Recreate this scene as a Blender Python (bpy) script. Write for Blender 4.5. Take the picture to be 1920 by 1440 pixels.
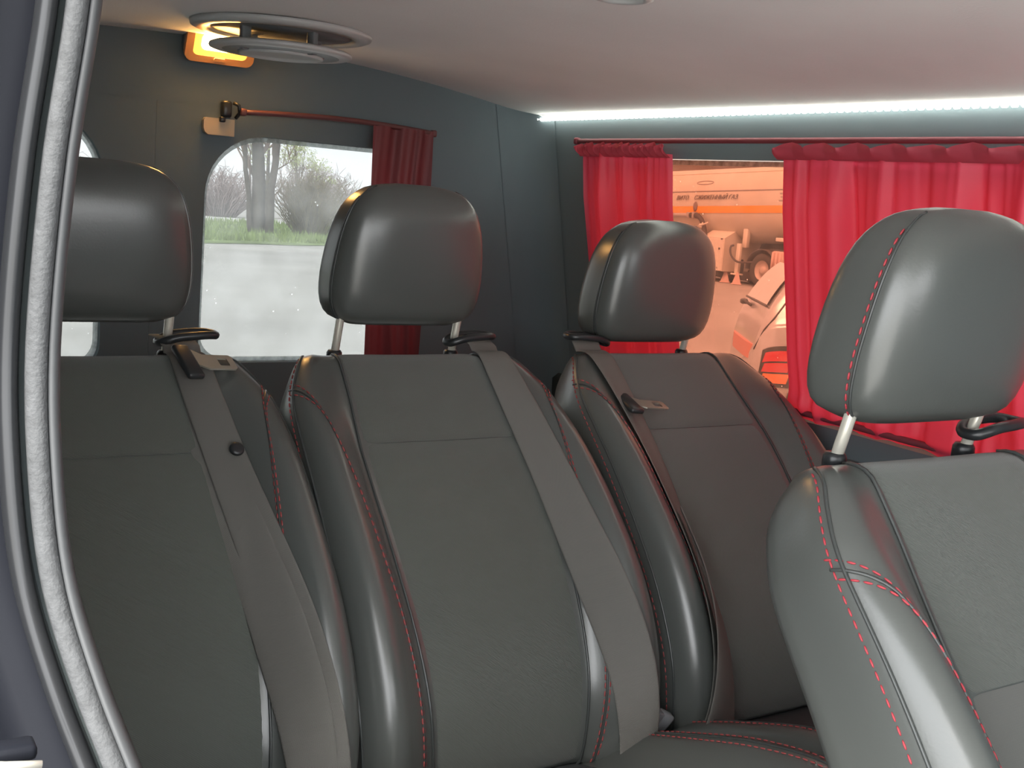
import bpy, bmesh, math, random
from mathutils import Vector, Matrix
random.seed(7)
for o in list(bpy.data.objects): bpy.data.objects.remove(o, do_unlink=True)
scene = bpy.context.scene
C = scene.collection
PI = math.pi

# ------------------------------------------------------------------ camera
# van frame: X across the van (away from the open sliding door), Y to the rear doors, Z up, floor at 0
FPX, YAW, PITCH, ROLL = 2120.0, math.radians(32.6), math.radians(9.2), math.radians(4.6)
CAM = Vector((0, 0, 1.18))
Fv = Vector((math.sin(YAW)*math.cos(PITCH), math.cos(YAW)*math.cos(PITCH), -math.sin(PITCH)))
R0 = Vector((math.cos(YAW), -math.sin(YAW), 0)); U0 = R0.cross(Fv)
Rv = R0*math.cos(ROLL) + U0*math.sin(ROLL); Uv = U0*math.cos(ROLL) - R0*math.sin(ROLL)
cd = bpy.data.cameras.new('camera'); cam = bpy.data.objects.new('camera', cd); C.objects.link(cam)
m3 = Matrix((Rv, Uv, -Fv)).transposed()
cam.matrix_world = Matrix.Translation(CAM) @ m3.to_4x4()
cd.sensor_fit = 'HORIZONTAL'; cd.sensor_width = 36; cd.lens = 36*FPX/1920; cd.clip_start = .02; cd.clip_end = 500
scene.camera = cam
# ------------------------------------------------------------------ sky, sun, exposure
w = bpy.data.worlds.new('sky'); scene.world = w; w.use_nodes = True
bg = w.node_tree.nodes['Background']; bg.inputs[0].default_value = (.96, .98, 1.0, 1); bg.inputs[1].default_value = 1.3
sd = bpy.data.lights.new('sun', 'SUN'); sd.energy = 2.6; sd.angle = math.radians(30); sd.color = (1, .95, .86)
sun = bpy.data.objects.new('sun', sd); C.objects.link(sun)
sun.rotation_euler = Vector((.52, .33, -.79)).to_track_quat('-Z', 'Y').to_euler()
vs = scene.view_settings
vs.view_transform = 'Standard'; vs.look = 'None'; vs.gamma = 1; vs.use_curve_mapping = False; vs.exposure = 2.3

# ------------------------------------------------------------------ materials
MATS = {}
def mat(name, col, rough=.6, metal=0, spec=.5, bump=None, var=None, emit=None, sheen=0, coat=0):
    """bump=(kind, scale, strength, dist)  var=(scale, amount)"""
    m = bpy.data.materials.new(name); m.use_nodes = True; nt = m.node_tree; N = nt.nodes; L = nt.links
    b = N['Principled BSDF']
    b.inputs['Base Color'].default_value = (*col, 1); b.inputs['Roughness'].default_value = rough
    b.inputs['Metallic'].default_value = metal; b.inputs['Specular IOR Level'].default_value = spec
    b.inputs['Sheen Weight'].default_value = sheen; b.inputs['Coat Weight'].default_value = coat
    tc = N.new('ShaderNodeTexCoord')
    if var:
        nz = N.new('ShaderNodeTexNoise'); nz.inputs['Scale'].default_value = var[0]; nz.inputs['Detail'].default_value = 5
        L.new(tc.outputs['Object'], nz.inputs['Vector'])
        rp = N.new('ShaderNodeValToRGB'); a = var[1]
        rp.color_ramp.elements[0].position = .3; rp.color_ramp.elements[1].position = .7
        rp.color_ramp.elements[0].color = (*[max(0, c*(1-a)) for c in col], 1)
        rp.color_ramp.elements[1].color = (*[min(1, c*(1+a)) for c in col], 1)
        L.new(nz.outputs[0], rp.inputs[0]); L.new(rp.outputs[0], b.inputs['Base Color'])
    if bump:
        kind, sc, st, di = bump
        if kind == 'noise':
            t = N.new('ShaderNodeTexNoise'); t.inputs['Scale'].default_value = sc; t.inputs['Detail'].default_value = 3; out = t.outputs[0]
        elif kind == 'cell':
            t = N.new('ShaderNodeTexVoronoi'); t.inputs['Scale'].default_value = sc; out = t.outputs[0]
        elif kind == 'wave':
            t = N.new('ShaderNodeTexWave'); t.inputs['Scale'].default_value = sc; t.inputs['Distortion'].default_value = .3; t.bands_direction = 'DIAGONAL'; out = t.outputs[1]
        elif kind == 'weave':
            t = N.new('ShaderNodeTexChecker'); t.inputs['Scale'].default_value = sc; out = t.outputs[1]
        L.new(tc.outputs['Object'], t.inputs['Vector'])
        bp = N.new('ShaderNodeBump'); bp.inputs['Strength'].default_value = st; bp.inputs['Distance'].default_value = di
        L.new(out, bp.inputs['Height']); L.new(bp.outputs[0], b.inputs['Normal'])
    if emit:
        b.inputs['Emission Color'].default_value = (*emit[0], 1); b.inputs['Emission Strength'].default_value = emit[1]
    MATS[name] = m; return m

mat('leather', (.082, .088, .083), .30, 0, .85, ('noise', 320, .10, .001))
mat('leather_side', (.11, .116, .114), .40, 0, .45, ('noise', 320, .12, .001))
mat('fabric', (.098, .106, .097), .85, 0, .2, ('wave', 190, .35, .0012), sheen=.25)
mat('fabric_flat', (.105, .107, .10), .8, 0, .25, ('weave', 620, .35, .001), sheen=.25)
mat('fabric_ribbed', (.06, .066, .068), .85, 0, .2, ('wave', 90, .6, .002))
mat('piping', (.05, .055, .054), .3, 0, .6)
mat('stitch', (.40, .04, .055), .6)
mat('stitch_dull', (.32, .06, .06), .7)
mat('black_plastic', (.022, .024, .026), .32, 0, .5)
mat('chrome', (.85, .82, .72), .25, .55)
mat('webbing', (.16, .155, .142), .6, 0, .3, ('wave', 420, .5, .001))
mat('tongue_metal', (.62, .60, .52), .35, .9)
mat('headliner', (.93, .93, .92), .95, 0, .1, ('noise', 260, .18, .002), var=(3, .04))
mat('trim_dark', (.145, .182, .20), .8, 0, .25, ('noise', 300, .15, .001))
mat('trim_lower', (.07, .085, .088), .7, 0, .3, ('noise', 200, .15, .001))
mat('gasket', (.02, .022, .024), .5)
mat('seal_flock', (.065, .068, .072), .7, 0, .35, ('noise', 420, .35, .002), var=(140, .18))
mat('seal_rubber', (.016, .017, .019), .28, 0, .5)
mat('jamb_paint', (.009, .010, .014), .5, 0, .12)
mat('rail_red', (.20, .035, .05), .6)
mat('rail_dull', (.15, .05, .05), .5)
mat('lip_grey', (.055, .058, .062), .5)
mat('white_plastic', (.55, .56, .56), .35, 0, .5)
mat('grey_plastic', (.20, .21, .22), .4)
mat('amber_frame', (.60, .30, .14), .4)
mat('amber_glow', (.9, .4, .05), .4, emit=((1.0, .36, .03), 1.0))
mat('bulb_glow', (1, .8, .5), .5, emit=((1.0, .52, .15), 30))
mat('led_glow', (1, 1, .95), .5, emit=((.96, 1.0, .90), 3))
mat('led_base', (.75, .76, .72), .5)
mat('beige_plastic', (.50, .40, .28), .5)
mat('floor_mat', (.05, .05, .055), .9, 0, .2, ('noise', 90, .4, .002))
# outside
mat('ground_lot', (.35, .345, .33), .95, 0, .1, ('noise', 3, .3, .05), var=(.35, .14))
mat('grass', (.20, .27, .11), .9, 0, .1, var=(.6, .35))
mat('grass_blade', (.22, .30, .10), .9, 0, .1, var=(1.2, .35))
mat('far_road', (.52, .52, .52), .9)
mat('bark', (.10, .085, .075), .95, 0, .1, ('noise', 14, .6, .03), var=(5, .3))
mat('twig', (.19, .14, .115), .95, 0, .1)
mat('bush_twig', (.26, .215, .13), .95, 0, .1)
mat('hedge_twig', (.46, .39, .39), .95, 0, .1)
mat('bud', (.42, .46, .24), .9, 0, .1)
mat('tank_cream', (.60, .55, .47), .5, 0, .4, var=(1.4, .05))
mat('tank_orange', (.85, .34, .04), .5)
mat('letter_paint', (.11, .08, .075), .6)
mat('badge_paint', (.22, .16, .15), .5)
mat('box_cream', (.66, .62, .54), .5)
mat('truck_dark', (.07, .062, .06), .7)
mat('tyre', (.05, .047, .045), .85)
mat('rim', (.50, .42, .38), .5)
mat('pipe_grey', (.40, .35, .33), .45, .2)
mat('hose_pink', (.55, .38, .34), .7)
mat('car_paint', (.50, .51, .52), .25, .3, .5, var=(2.5, .05), coat=.5)
mat('car_glass', (.42, .42, .38), .08, 0, .8, coat=.6)  # pale cream base stands for bright sky reflected in the panes
mat('car_trim', (.035, .035, .037), .5)
mat('tail_red', (.55, .03, .04), .2, coat=.5)
mat('tail_orange', (.75, .20, .06), .2, coat=.5)
mat('bumper_pink', (.62, .22, .17), .45)
mat('brick_wall', (.30, .23, .20), .9)
mat('roof_grey', (.2, .19, .2), .8)
mat('shed_window', (.12, .12, .13), .3)

def cloth_mat(name, col, tcol, fac, scale):
    m = bpy.data.materials.new(name); m.use_nodes = True; nt = m.node_tree; N = nt.nodes; L = nt.links
    N.remove(N['Principled BSDF']); out = N['Material Output']
    d = N.new('ShaderNodeBsdfDiffuse'); t = N.new('ShaderNodeBsdfTranslucent'); mx = N.new('ShaderNodeMixShader')
    d.inputs[0].default_value = (*col, 1); t.inputs[0].default_value = (*tcol, 1); mx.inputs[0].default_value = fac
    g = N.new('ShaderNodeBsdfGlossy'); g.inputs['Roughness'].default_value = .45; g.inputs[0].default_value = (.9, .6, .6, 1)
    m2 = N.new('ShaderNodeMixShader'); m2.inputs[0].default_value = .04
    tc = N.new('ShaderNodeTexCoord'); nz = N.new('ShaderNodeTexNoise'); nz.inputs['Scale'].default_value = scale
    bp = N.new('ShaderNodeBump'); bp.inputs['Strength'].default_value = .12; bp.inputs['Distance'].default_value = .002
    L.new(tc.outputs['Object'], nz.inputs['Vector']); L.new(nz.outputs[0], bp.inputs['Height'])
    L.new(bp.outputs[0], d.inputs['Normal'])
    L.new(d.outputs[0], mx.inputs[1]); L.new(t.outputs[0], mx.inputs[2]); L.new(mx.outputs[0], m2.inputs[1]); L.new(g.outputs[0], m2.inputs[2])
    L.new(m2.outputs[0], out.inputs[0]); MATS[name] = m
cloth_mat('curtain', (.82, .092, .165), (.90, .07, .14), .42, 400)
cloth_mat('curtain_heading', (.46, .07, .10), (.5, .05, .08), .15, 400)  # same cloth coloured darker, for the missing backlight in front of the wall
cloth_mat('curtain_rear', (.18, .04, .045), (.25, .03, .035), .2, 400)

def glass_mat(name, tint, dust, dust_col, dscale, lo, hi, refl):
    """thin pane: see-through tint, a little mirror reflection, dust and dried splashes that scatter light"""
    m = bpy.data.materials.new(name); m.use_nodes = True; nt = m.node_tree; N = nt.nodes; L = nt.links
    N.remove(N['Principled BSDF']); out = N['Material Output']
    t = N.new('ShaderNodeBsdfTransparent'); t.inputs[0].default_value = (*tint, 1)
    g = N.new('ShaderNodeBsdfGlossy'); g.inputs['Roughness'].default_value = .02
    fr = N.new('ShaderNodeFresnel'); fr.inputs[0].default_value = 1.25
    mg = N.new('ShaderNodeMath'); mg.operation = 'MULTIPLY'; mg.inputs[1].default_value = refl
    L.new(fr.outputs[0], mg.inputs[0])
    m1 = N.new('ShaderNodeMixShader'); L.new(mg.outputs[0], m1.inputs[0]); L.new(t.outputs[0], m1.inputs[1]); L.new(g.outputs[0], m1.inputs[2])
    tr = N.new('ShaderNodeBsdfTranslucent'); tr.inputs[0].default_value = (*dust_col, 1)
    tc = N.new('ShaderNodeTexCoord')
    n1 = N.new('ShaderNodeTexNoise'); n1.inputs['Scale'].default_value = dscale; n1.inputs['Detail'].default_value = 6
    L.new(tc.outputs['Object'], n1.inputs['Vector'])
    r1 = N.new('ShaderNodeMapRange'); r1.inputs[1].default_value = .35; r1.inputs[2].default_value = .75; r1.inputs[3].default_value = dust*.6; r1.inputs[4].default_value = dust*1.5
    L.new(n1.outputs[0], r1.inputs[0])
    n2 = N.new('ShaderNodeTexVoronoi'); n2.inputs['Scale'].default_value = 42; n2.inputs['Randomness'].default_value = 1
    L.new(tc.outputs['Object'], n2.inputs['Vector'])
    r2 = N.new('ShaderNodeMapRange'); r2.inputs[1].default_value = lo; r2.inputs[2].default_value = hi; r2.inputs[3].default_value = .75; r2.inputs[4].default_value = 0
    L.new(n2.outputs[0], r2.inputs[0])
    n3 = N.new('ShaderNodeTexNoise'); n3.inputs['Scale'].default_value = 9; L.new(tc.outputs['Object'], n3.inputs['Vector'])
    r3 = N.new('ShaderNodeMapRange'); r3.inputs[1].default_value = .52; r3.inputs[2].default_value = .62; L.new(n3.outputs[0], r3.inputs[0])
    ml = N.new('ShaderNodeMath'); ml.operation = 'MULTIPLY'; L.new(r2.outputs[0], ml.inputs[0]); L.new(r3.outputs[0], ml.inputs[1])
    ad = N.new('ShaderNodeMath'); ad.operation = 'ADD'; ad.use_clamp = True; L.new(r1.outputs[0], ad.inputs[0]); L.new(ml.outputs[0], ad.inputs[1])
    m2 = N.new('ShaderNodeMixShader'); L.new(ad.outputs[0], m2.inputs[0]); L.new(m1.outputs[0], m2.inputs[1]); L.new(tr.outputs[0], m2.inputs[2])
    L.new(m2.outputs[0], out.inputs[0]); MATS[name] = m
glass_mat('glass_rear', (.39, .40, .40), .07, (.9, .92, .93), 14, .03, .10, .6)  # tint set deep to dim the bright outdoors against the interior
glass_mat('glass_side', (.47, .29, .225), .025, (1, .74, .62), 20, .03, .085, .5)  # salmon tint, deepened to dim the outdoors as well
glass_mat('frit', (.55, .57, .56), .35, (.9, .9, .9), 60, .0, .01, .4)

# ------------------------------------------------------------------ mesh helpers
def link(name, me, m, parent=None, smooth=True):
    o = bpy.data.objects.new(name, me); C.objects.link(o)
    if m: me.materials.append(MATS[m] if isinstance(m, str) else m)
    if smooth:
        for p in me.polygons: p.use_smooth = True
    if parent: o.parent = parent
    return o
def obj(name, vf, m, parent=None, smooth=True):
    me = bpy.data.meshes.new(name); me.from_pydata([tuple(v) for v in vf[0]], [], vf[1]); me.validate(); me.update()
    bm = bmesh.new(); bm.from_mesh(me); bmesh.ops.recalc_face_normals(bm, faces=bm.faces); bm.to_mesh(me); bm.free()
    return link(name, me, m, parent, smooth)
def join(*vfs):
    V, F = [], []
    for v, f in vfs:
        k = len(V); V += list(v); F += [tuple(i+k for i in q) for q in f]
    return V, F
def auto(o, ang=40):
    me = o.data
    for p in me.polygons: p.use_smooth = True
    try: me.set_sharp_from_angle(angle=math.radians(ang))
    except Exception: pass
    return o
def empty(name, loc=(0, 0, 0), rz=0):
    o = bpy.data.objects.new(name, None); C.objects.link(o); o.location = loc; o.rotation_euler = (0, 0, rz); o.empty_display_size = .1; return o
def tag(o, label, cat, group=None, kind=None):
    if label: o['label'] = label
    if cat: o['category'] = cat
    if group: o['group'] = group
    if kind: o['kind'] = kind
    return o
def structure(o, label=None):
    o['kind'] = 'structure'
    if label: o['label'] = label
    return o
def rbox(c, s, bev=.004, seg=2, rot=None):
    bm = bmesh.new(); bmesh.ops.create_cube(bm, size=1)
    for v in bm.verts: v.co = Vector((v.co.x*s[0], v.co.y*s[1], v.co.z*s[2]))
    if bev: bmesh.ops.bevel(bm, geom=list(bm.edges), offset=min(bev, min(s)*.45), segments=seg, profile=.5, affect='EDGES')
    M = Matrix.Translation(c) @ (rot.to_4x4() if rot else Matrix.Identity(4))
    V = [M @ v.co for v in bm.verts]; bm.verts.index_update(); F = [tuple(v.index for v in f.verts) for f in bm.faces]; bm.free()
    return V, F
def rot_xyz(x=0, y=0, z=0):
    return (Matrix.Rotation(z, 3, 'Z') @ Matrix.Rotation(y, 3, 'Y') @ Matrix.Rotation(x, 3, 'X'))
def tube(path, r, n=8, closed=False, cap=True):
    path = [Vector(p) for p in path]; V, F = [], []; m = len(path)
    rr = r if isinstance(r, (list, tuple)) else [r]*m
    T0 = (path[1]-path[0]).normalized(); up = Vector((0, 0, 1)) if abs(T0.z) < .9 else Vector((1, 0, 0))
    nv = T0.cross(up).normalized()
    for i, p in enumerate(path):
        a = path[i-1] if (i > 0 or closed) else path[i]; b = path[(i+1) % m] if (i < m-1 or closed) else path[i]
        T = (b-a)
        if T.length < 1e-9: T = T0
        T.normalize(); nv = (nv - T*nv.dot(T))
        if nv.length < 1e-6: nv = T.orthogonal()
        nv.normalize(); bv = T.cross(nv)
        for k in range(n):
            an = 2*PI*k/n; V.append(p + (nv*math.cos(an)+bv*math.sin(an))*rr[i])
    for i in range(m if closed else m-1):
        j = (i+1) % m
        for k in range(n):
            q = (k+1) % n; F.append((i*n+k, i*n+q, j*n+q, j*n+k))
    if cap and not closed: F += [tuple(range(n))[::-1], tuple((m-1)*n+k for k in range(n))]
    return V, F
def loft(rings, cap=(True, True), closed=True):
    n = len(rings[0]); V = [v for r in rings for v in r]; F = []
    for i in range(len(rings)-1):
        for k in range(n if closed else n-1):
            q = (k+1) % n; F.append((i*n+k, i*n+q, (i+1)*n+q, (i+1)*n+k))
    if cap[0]: F.append(tuple(range(n))[::-1])
    if cap[1]: F.append(tuple((len(rings)-1)*n+k for k in range(n)))
    return V, F
def grid(fn, nu, nv):
    V = [fn(i/nu, j/nv) for j in range(nv+1) for i in range(nu+1)]; F = []
    for j in range(nv):
        for i in range(nu):
            a = j*(nu+1)+i; F.append((a, a+1, a+nu+2, a+nu+1))
    return V, F
def lathe(prof, n=40, c=(0, 0, 0)):
    """profile of (radius, z)"""
    return loft([[Vector((c[0]+r*math.cos(2*PI*k/n), c[1]+r*math.sin(2*PI*k/n), c[2]+z)) for k in range(n)] for r, z in prof], cap=(prof[0][0] > 0, prof[-1][0] > 0))
def cr(pts, x):
    """Catmull-Rom through values at knots 0..n-1 (values are tuples)"""
    n = len(pts); x = min(max(x, 0), n-1.000001); i = int(x); f = x-i
    g = lambda k: pts[min(max(k, 0), n-1)]
    p0, p1, p2, p3 = g(i-1), g(i), g(i+1), g(i+2)
    return tuple(.5*((2*b)+(-a+c)*f+(2*a-5*b+4*c-d)*f*f+(-a+3*b-3*c+d)*f**3) for a, b, c, d in zip(p0, p1, p2, p3))
def lerp_tab(tab, x):
    if x <= tab[0][0]: return tab[0][1]
    for (a, va), (b, vb) in zip(tab, tab[1:]):
        if x <= b:
            f = (x-a)/(b-a); f = f*f*(3-2*f) if False else f
            return va+(vb-va)*f
    return tab[-1][1]
def smooth_tab(tab, x):
    """smooth interpolation: cubic Hermite with finite-difference slopes"""
    n = len(tab)
    if x <= tab[0][0]: return tab[0][1]
    if x >= tab[-1][0]: return tab[-1][1]
    for i in range(n-1):
        a, va = tab[i]; b, vb = tab[i+1]
        if x <= b:
            h = b-a; f = (x-a)/h
            def sl(k):
                if k == 0: return (tab[1][1]-tab[0][1])/(tab[1][0]-tab[0][0])
                if k == n-1: return (tab[-1][1]-tab[-2][1])/(tab[-1][0]-tab[-2][0])
                return (tab[k+1][1]-tab[k-1][1])/(tab[k+1][0]-tab[k-1][0])
            m0, m1 = sl(i)*h, sl(i+1)*h
            return (2*f**3-3*f*f+1)*va+(f**3-2*f*f+f)*m0+(-2*f**3+3*f*f)*vb+(f**3-f*f)*m1
def plate(outer, holes, to3d, thick, name, m, parent=None):
    """flat sheet with holes, thickness along the given vector"""
    bm = bmesh.new(); edges = []
    for loop in [outer]+holes:
        vs_ = [bm.verts.new((a, b, 0)) for a, b in loop]
        edges += [bm.edges.new((vs_[i], vs_[(i+1) % len(vs_)])) for i in range(len(vs_))]
    bmesh.ops.triangle_fill(bm, use_beauty=True, use_dissolve=False, edges=edges)
    r = bmesh.ops.extrude_face_region(bm, geom=list(bm.faces))
    top = {v for v in r['geom'] if isinstance(v, bmesh.types.BMVert)}
    for v in bm.verts:
        p = Vector(to3d(v.co.x, v.co.y)); v.co = p + (Vector(thick) if v in top else Vector((0, 0, 0)))
    bmesh.ops.recalc_face_normals(bm, faces=bm.faces)
    me = bpy.data.meshes.new(name); bm.to_mesh(me); bm.free()
    return link(name, me, m, parent, False)
def rrect(x0, x1, y0, y1, r, n=8, rs=None):
    """rounded rectangle, radii per corner (bl, br, tr, tl)"""
    rs = rs or (r, r, r, r); P = []
    for (cx, cy, a0, rr) in ((x0+rs[0], y0+rs[0], PI, rs[0]), (x1-rs[1], y0+rs[1], 1.5*PI, rs[1]), (x1-rs[2], y1-rs[2], 0, rs[2]), (x0+rs[3], y1-rs[3], .5*PI, rs[3])):
        for k in range(n+1):
            a = a0+.5*PI*k/n; P.append((cx+rr*math.cos(a), cy+rr*math.sin(a)))
    return P
def dashes(path, ln, gap, r, nrm=None):
    """a row of little thread stitches along a path"""
    path = [Vector(p) for p in path]; out = []
    d = [0]
    for a, b in zip(path, path[1:]): d.append(d[-1]+(b-a).length)
    def at(s):
        for i in range(len(path)-1):
            if s <= d[i+1]:
                f = (s-d[i])/max(1e-9, d[i+1]-d[i]); return path[i].lerp(path[i+1], f)
        return path[-1]
    s = 0; parts = []
    while s+ln < d[-1]:
        a, b = at(s), at(s+ln); mid = (a+b)/2
        parts.append(tube([a, a.lerp(mid, .4), mid, mid.lerp(b, .6), b], [r*.4, r, r*1.15, r, r*.4], 5)); s += ln+gap
    return join(*parts) if parts else ([], [])

# ------------------------------------------------------------------ the setting: van shell
def zc(x): return 1.464-.128*(x-.75)**2 if x > .75 else 1.464-.10*(x-.75)**2     # headliner arch
def xl(z): return 1.552+.205*(1.325-z)                                           # left side wall leans in towards the roof
YR = 2.42
structure(obj('ceiling', join(grid(lambda u, v: Vector((.14+(1.54-.14)*u, -1.3+(YR+1.3)*v, zc(.14+1.40*u)+.002*math.sin(9*v+5*u))), 40, 40),
     grid(lambda u, v: Vector((.05+(1.62-.05)*u, -1.3+(YR+1.45)*v, zc(.05+1.57*u)+.05)), 12, 12)), 'headliner'), 'grey fabric headliner under the van roof')
# left wall, with its window opening (hidden mostly by curtains)
WIN_S = rrect(.62, 2.16, .80, 1.292, .07)
structure(plate([(-1.3, .74), (YR, .74), (YR, 1.40), (-1.3, 1.40)], [WIN_S], lambda y, z: (xl(z), y, z), (.05, 0, .01), 'wall_left', 'trim_dark'), 'dark side wall of the van behind the red curtains')
structure(obj('trim_1', loft([[Vector((x, y, z)) for x, z in ((xl(.75)-.012, .75), (xl(.75)-.02, .735), (xl(.75)-.015, .60), (1.69, .3), (1.69, 0), (1.75, 0), (1.75, .75))] for y in (-1.3, .6, 1.6, YR)]), 'trim_lower', None, True), 'dark lower side panel below the side window')
structure(obj('floor', rbox((.87, .55, -.02), (1.66, 3.75, .04), .004), 'floor_mat', None, False), 'dark floor of the van')
structure(obj('wall_front', rbox((.87, -1.28, .50), (1.64, .05, 1.0), .02), 'trim_lower', None, False), 'unseen dark front partition, added to cut light from ahead')  # unseen, added so daylight enters mainly from the side door
# rear doors
def yr(z): return YR+.03*(1.2-z)
W1 = rrect(.735, 1.23, .775, 1.272, .07, 10, (.05, .06, .06, .13))
W2 = rrect(.19, .528, .765, 1.285, .07, 10, (.05, .05, .13, .06))
def arch(x0, x1, off, n=14): return [(x0+(x1-x0)*k/n, zc(x0+(x1-x0)*k/n)+off) for k in range(n+1)]
structure(plate([(.632, .02), (1.70, .02), (1.70, .75), (1.60, 1.33)], [], lambda x, z: (x, yr(z)+.03, z), (0, .02, 0), 'wall_rear', 'trim_dark') if False else
          plate([(.05, 1.325)]+[(1.60, 1.325)]+arch(.05, 1.60, .03)[::-1], [], lambda x, z: (x, yr(z), z), (0, .05, 0), 'wall_rear', 'trim_dark'), 'dark header panel above the rear doors')
d1 = structure(plate([(.628, .02), (1.71, .02), (1.66, .75), (1.57, 1.326), (.628, 1.326)], [W1], lambda x, z: (x, yr(z), z), (0, .05, 0), 'door_1', 'trim_dark'), 'dark rear door with the large window')
d2 = structure(plate([(.06, .02), (.6275, .02), (.6275, 1.326), (.08, 1.326)], [W2], lambda x, z: (x, yr(z), z), (0, .05, 0), 'door_2', 'trim_dark'), 'dark rear door with the narrow window')
def ring_plate(name, pts, ins, to3d, thick, m, parent):
    cx = sum(p[0] for p in pts)/len(pts); cy = sum(p[1] for p in pts)/len(pts)
    x0 = min(p[0] for p in pts); x1 = max(p[0] for p in pts); y0 = min(p[1] for p in pts); y1 = max(p[1] for p in pts)
    sx = 1-2*ins/(x1-x0); sy = 1-2*ins/(y1-y0); mx, my = (x0+x1)/2, (y0+y1)/2
    inner = [(mx+(a-mx)*sx, my+(b-my)*sy) for a, b in pts]
    return plate(pts, [inner], to3d, thick, name, m, parent)
for i, W in ((1, W1), (2, W2)):
    p = structure(plate(W, [], lambda x, z: (x, yr(z)+.022, z), (0, .004, 0), 'window_%d' % i, 'glass_rear'), ('large dusty rear window pane', 'narrow dusty rear window pane')[i-1])
    ring_plate('frit_band', W, .010, lambda x, z: (x, yr(z)+.0205, z), (0, .001, 0), 'frit', p)
p3 = structure(plate(WIN_S, [], lambda y, z: (xl(z)+.024, y, z), (.004, 0, 0), 'window_3', 'glass_side'), 'side window pane with salmon tint')
ring_plate('frit_band', WIN_S, .010, lambda y, z: (xl(z)+.0225, y, z), (.001, 0, 0), 'frit', p3)
# rounded corner post between side wall and rear door
def corner(z, n=10):
    x1 = xl(max(z, .74)); y1 = yr(z); r = .10; P = []
    for k in range(n+1):
        a = .5*PI*k/n; P.append(Vector((x1-r+r*math.cos(a)-.002, y1-r+r*math.sin(a)-.002, z)))
    return P+[Vector((x1+.05, y1+.05, z))]
structure(auto(obj('trim_2', loft([corner(z) for z in (0, .4, .75, 1.0, 1.2, 1.33, 1.41)]), 'trim_dark')), 'dark rounded corner post between side wall and rear door')

# door opening on the near side: post, rubber flange and flocked seal
def seal_path(off_x=0, off_y=0):
    pts = [(.158, .760, 1.46), (.154, .752, 1.36), (.150, .750, 1.28), (.137, .750, 1.18), (.129, .750, 1.07), (.129, .738, .99), (.135, .722, .92), (.149, .694, .86), (.168, .66, .80), (.192, .62, .72), (.21, .58, .63), (.22, .55, .52)]
    n = len(pts); return [Vector(cr(pts, (n-1)*k/60.0))+Vector((off_x, off_y, 0)) for k in range(61)]
def sweep(path, sec):
    """section of (a, b): a towards the image right (across), b towards the viewer"""
    rings = []
    for p in path:
        V_ = (CAM-Vector((0, 0, 0))); A = Vector((.985, -.17, 0)); B = Vector((-.17, -.985, 0))
        rings.append([p+A*a+B*b for a, b in sec])
    return loft(rings)
sec_flock = [(-.0105, 0), (-.0090, .006), (-.005, .008), (-.001, .008), (.0025, .0055), (.0035, 0), (.0035, -.02), (-.0105, -.02)]
sec_lip = [(.0030, -.002), (.0035, .0040), (.0070, .0035), (.0095, .0005), (.0105, -.005), (.0100, -.02), (.0030, -.02)]
sec_rub = [(-.0140, -.008), (-.0145, .002), (-.018, .0065), (-.0225, .006), (-.0265, .001), (-.0275, -.008), (-.0275, -.02), (-.0140, -.02)]
sec_jamb = [(-.0150, -.012), (-.0285, -.013), (-.036, -.009), (-.045, -.012), (-.058, -.006), (-.075, .012), (-.10, .03), (-.16, .05), (-.16, -.10), (-.0150, -.10)]
sec_post = [(.0090, -.01), (.0080, -.03), (-.01, -.09), (-.06, -.18), (-.16, -.18), (-.16, -.08), (-.015, -.016)]
P0 = seal_path()
post = structure(auto(obj('wall_right', sweep(P0, sec_post), 'trim_lower', None, True)), 'dark post behind the door opening seal')
structure(auto(obj('trim_3', sweep(P0, sec_jamb), 'jamb_paint', None, True), 60), 'glossy dark painted door jamb at the near edge')
sealr = empty('door_seal', (.129, .75, .5)); tag(sealr, 'grey flocked rubber seal curving along the door opening', 'door seal')
def reparent(o, root): o.parent = root; o.location = -root.location; return o
reparent(obj('flocked_band', sweep(P0, sec_flock), 'seal_flock'), sealr)
reparent(obj('inner_lip', sweep(P0, sec_lip), 'lip_grey'), sealr)
reparent(obj('rubber_bulb', sweep(P0, sec_rub), 'seal_rubber'), sealr)
structure(plate([(.90, 0), (YR-.02, 0), (YR-.02, 1.45), (.90, 1.45)], [], lambda y, z: (.055+.02*max(0, z-1.0), y, z), (-.03, 0, 0), 'trim_4', 'trim_dark'), 'dark side panel behind the door post')

stk = empty('door_striker', (.085, .60, .85)); tag(stk, 'small shiny metal striker bar low on the dark door jamb', 'striker')
reparent(obj('bar', tube([(.066, .598, .872), (.086, .594, .869), (.104, .594, .866)], .0022, 10), 'chrome'), stk)
reparent(obj('base_plate', rbox((.082, .612, .8675), (.044, .016, .009), .003), 'jamb_paint'), stk)
structure(plate([(p.y-.02, p.z) for p in P0[::4]]+[(.53, 0), (2.55, 0), (2.55, 1.5), (.78, 1.5)], [], lambda y, z: (-.035+.03*max(0, z-1.0), y, z), (-.03, 0, 0), 'trim_5', 'jamb_paint'), 'dark outer body side behind the door opening')
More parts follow.
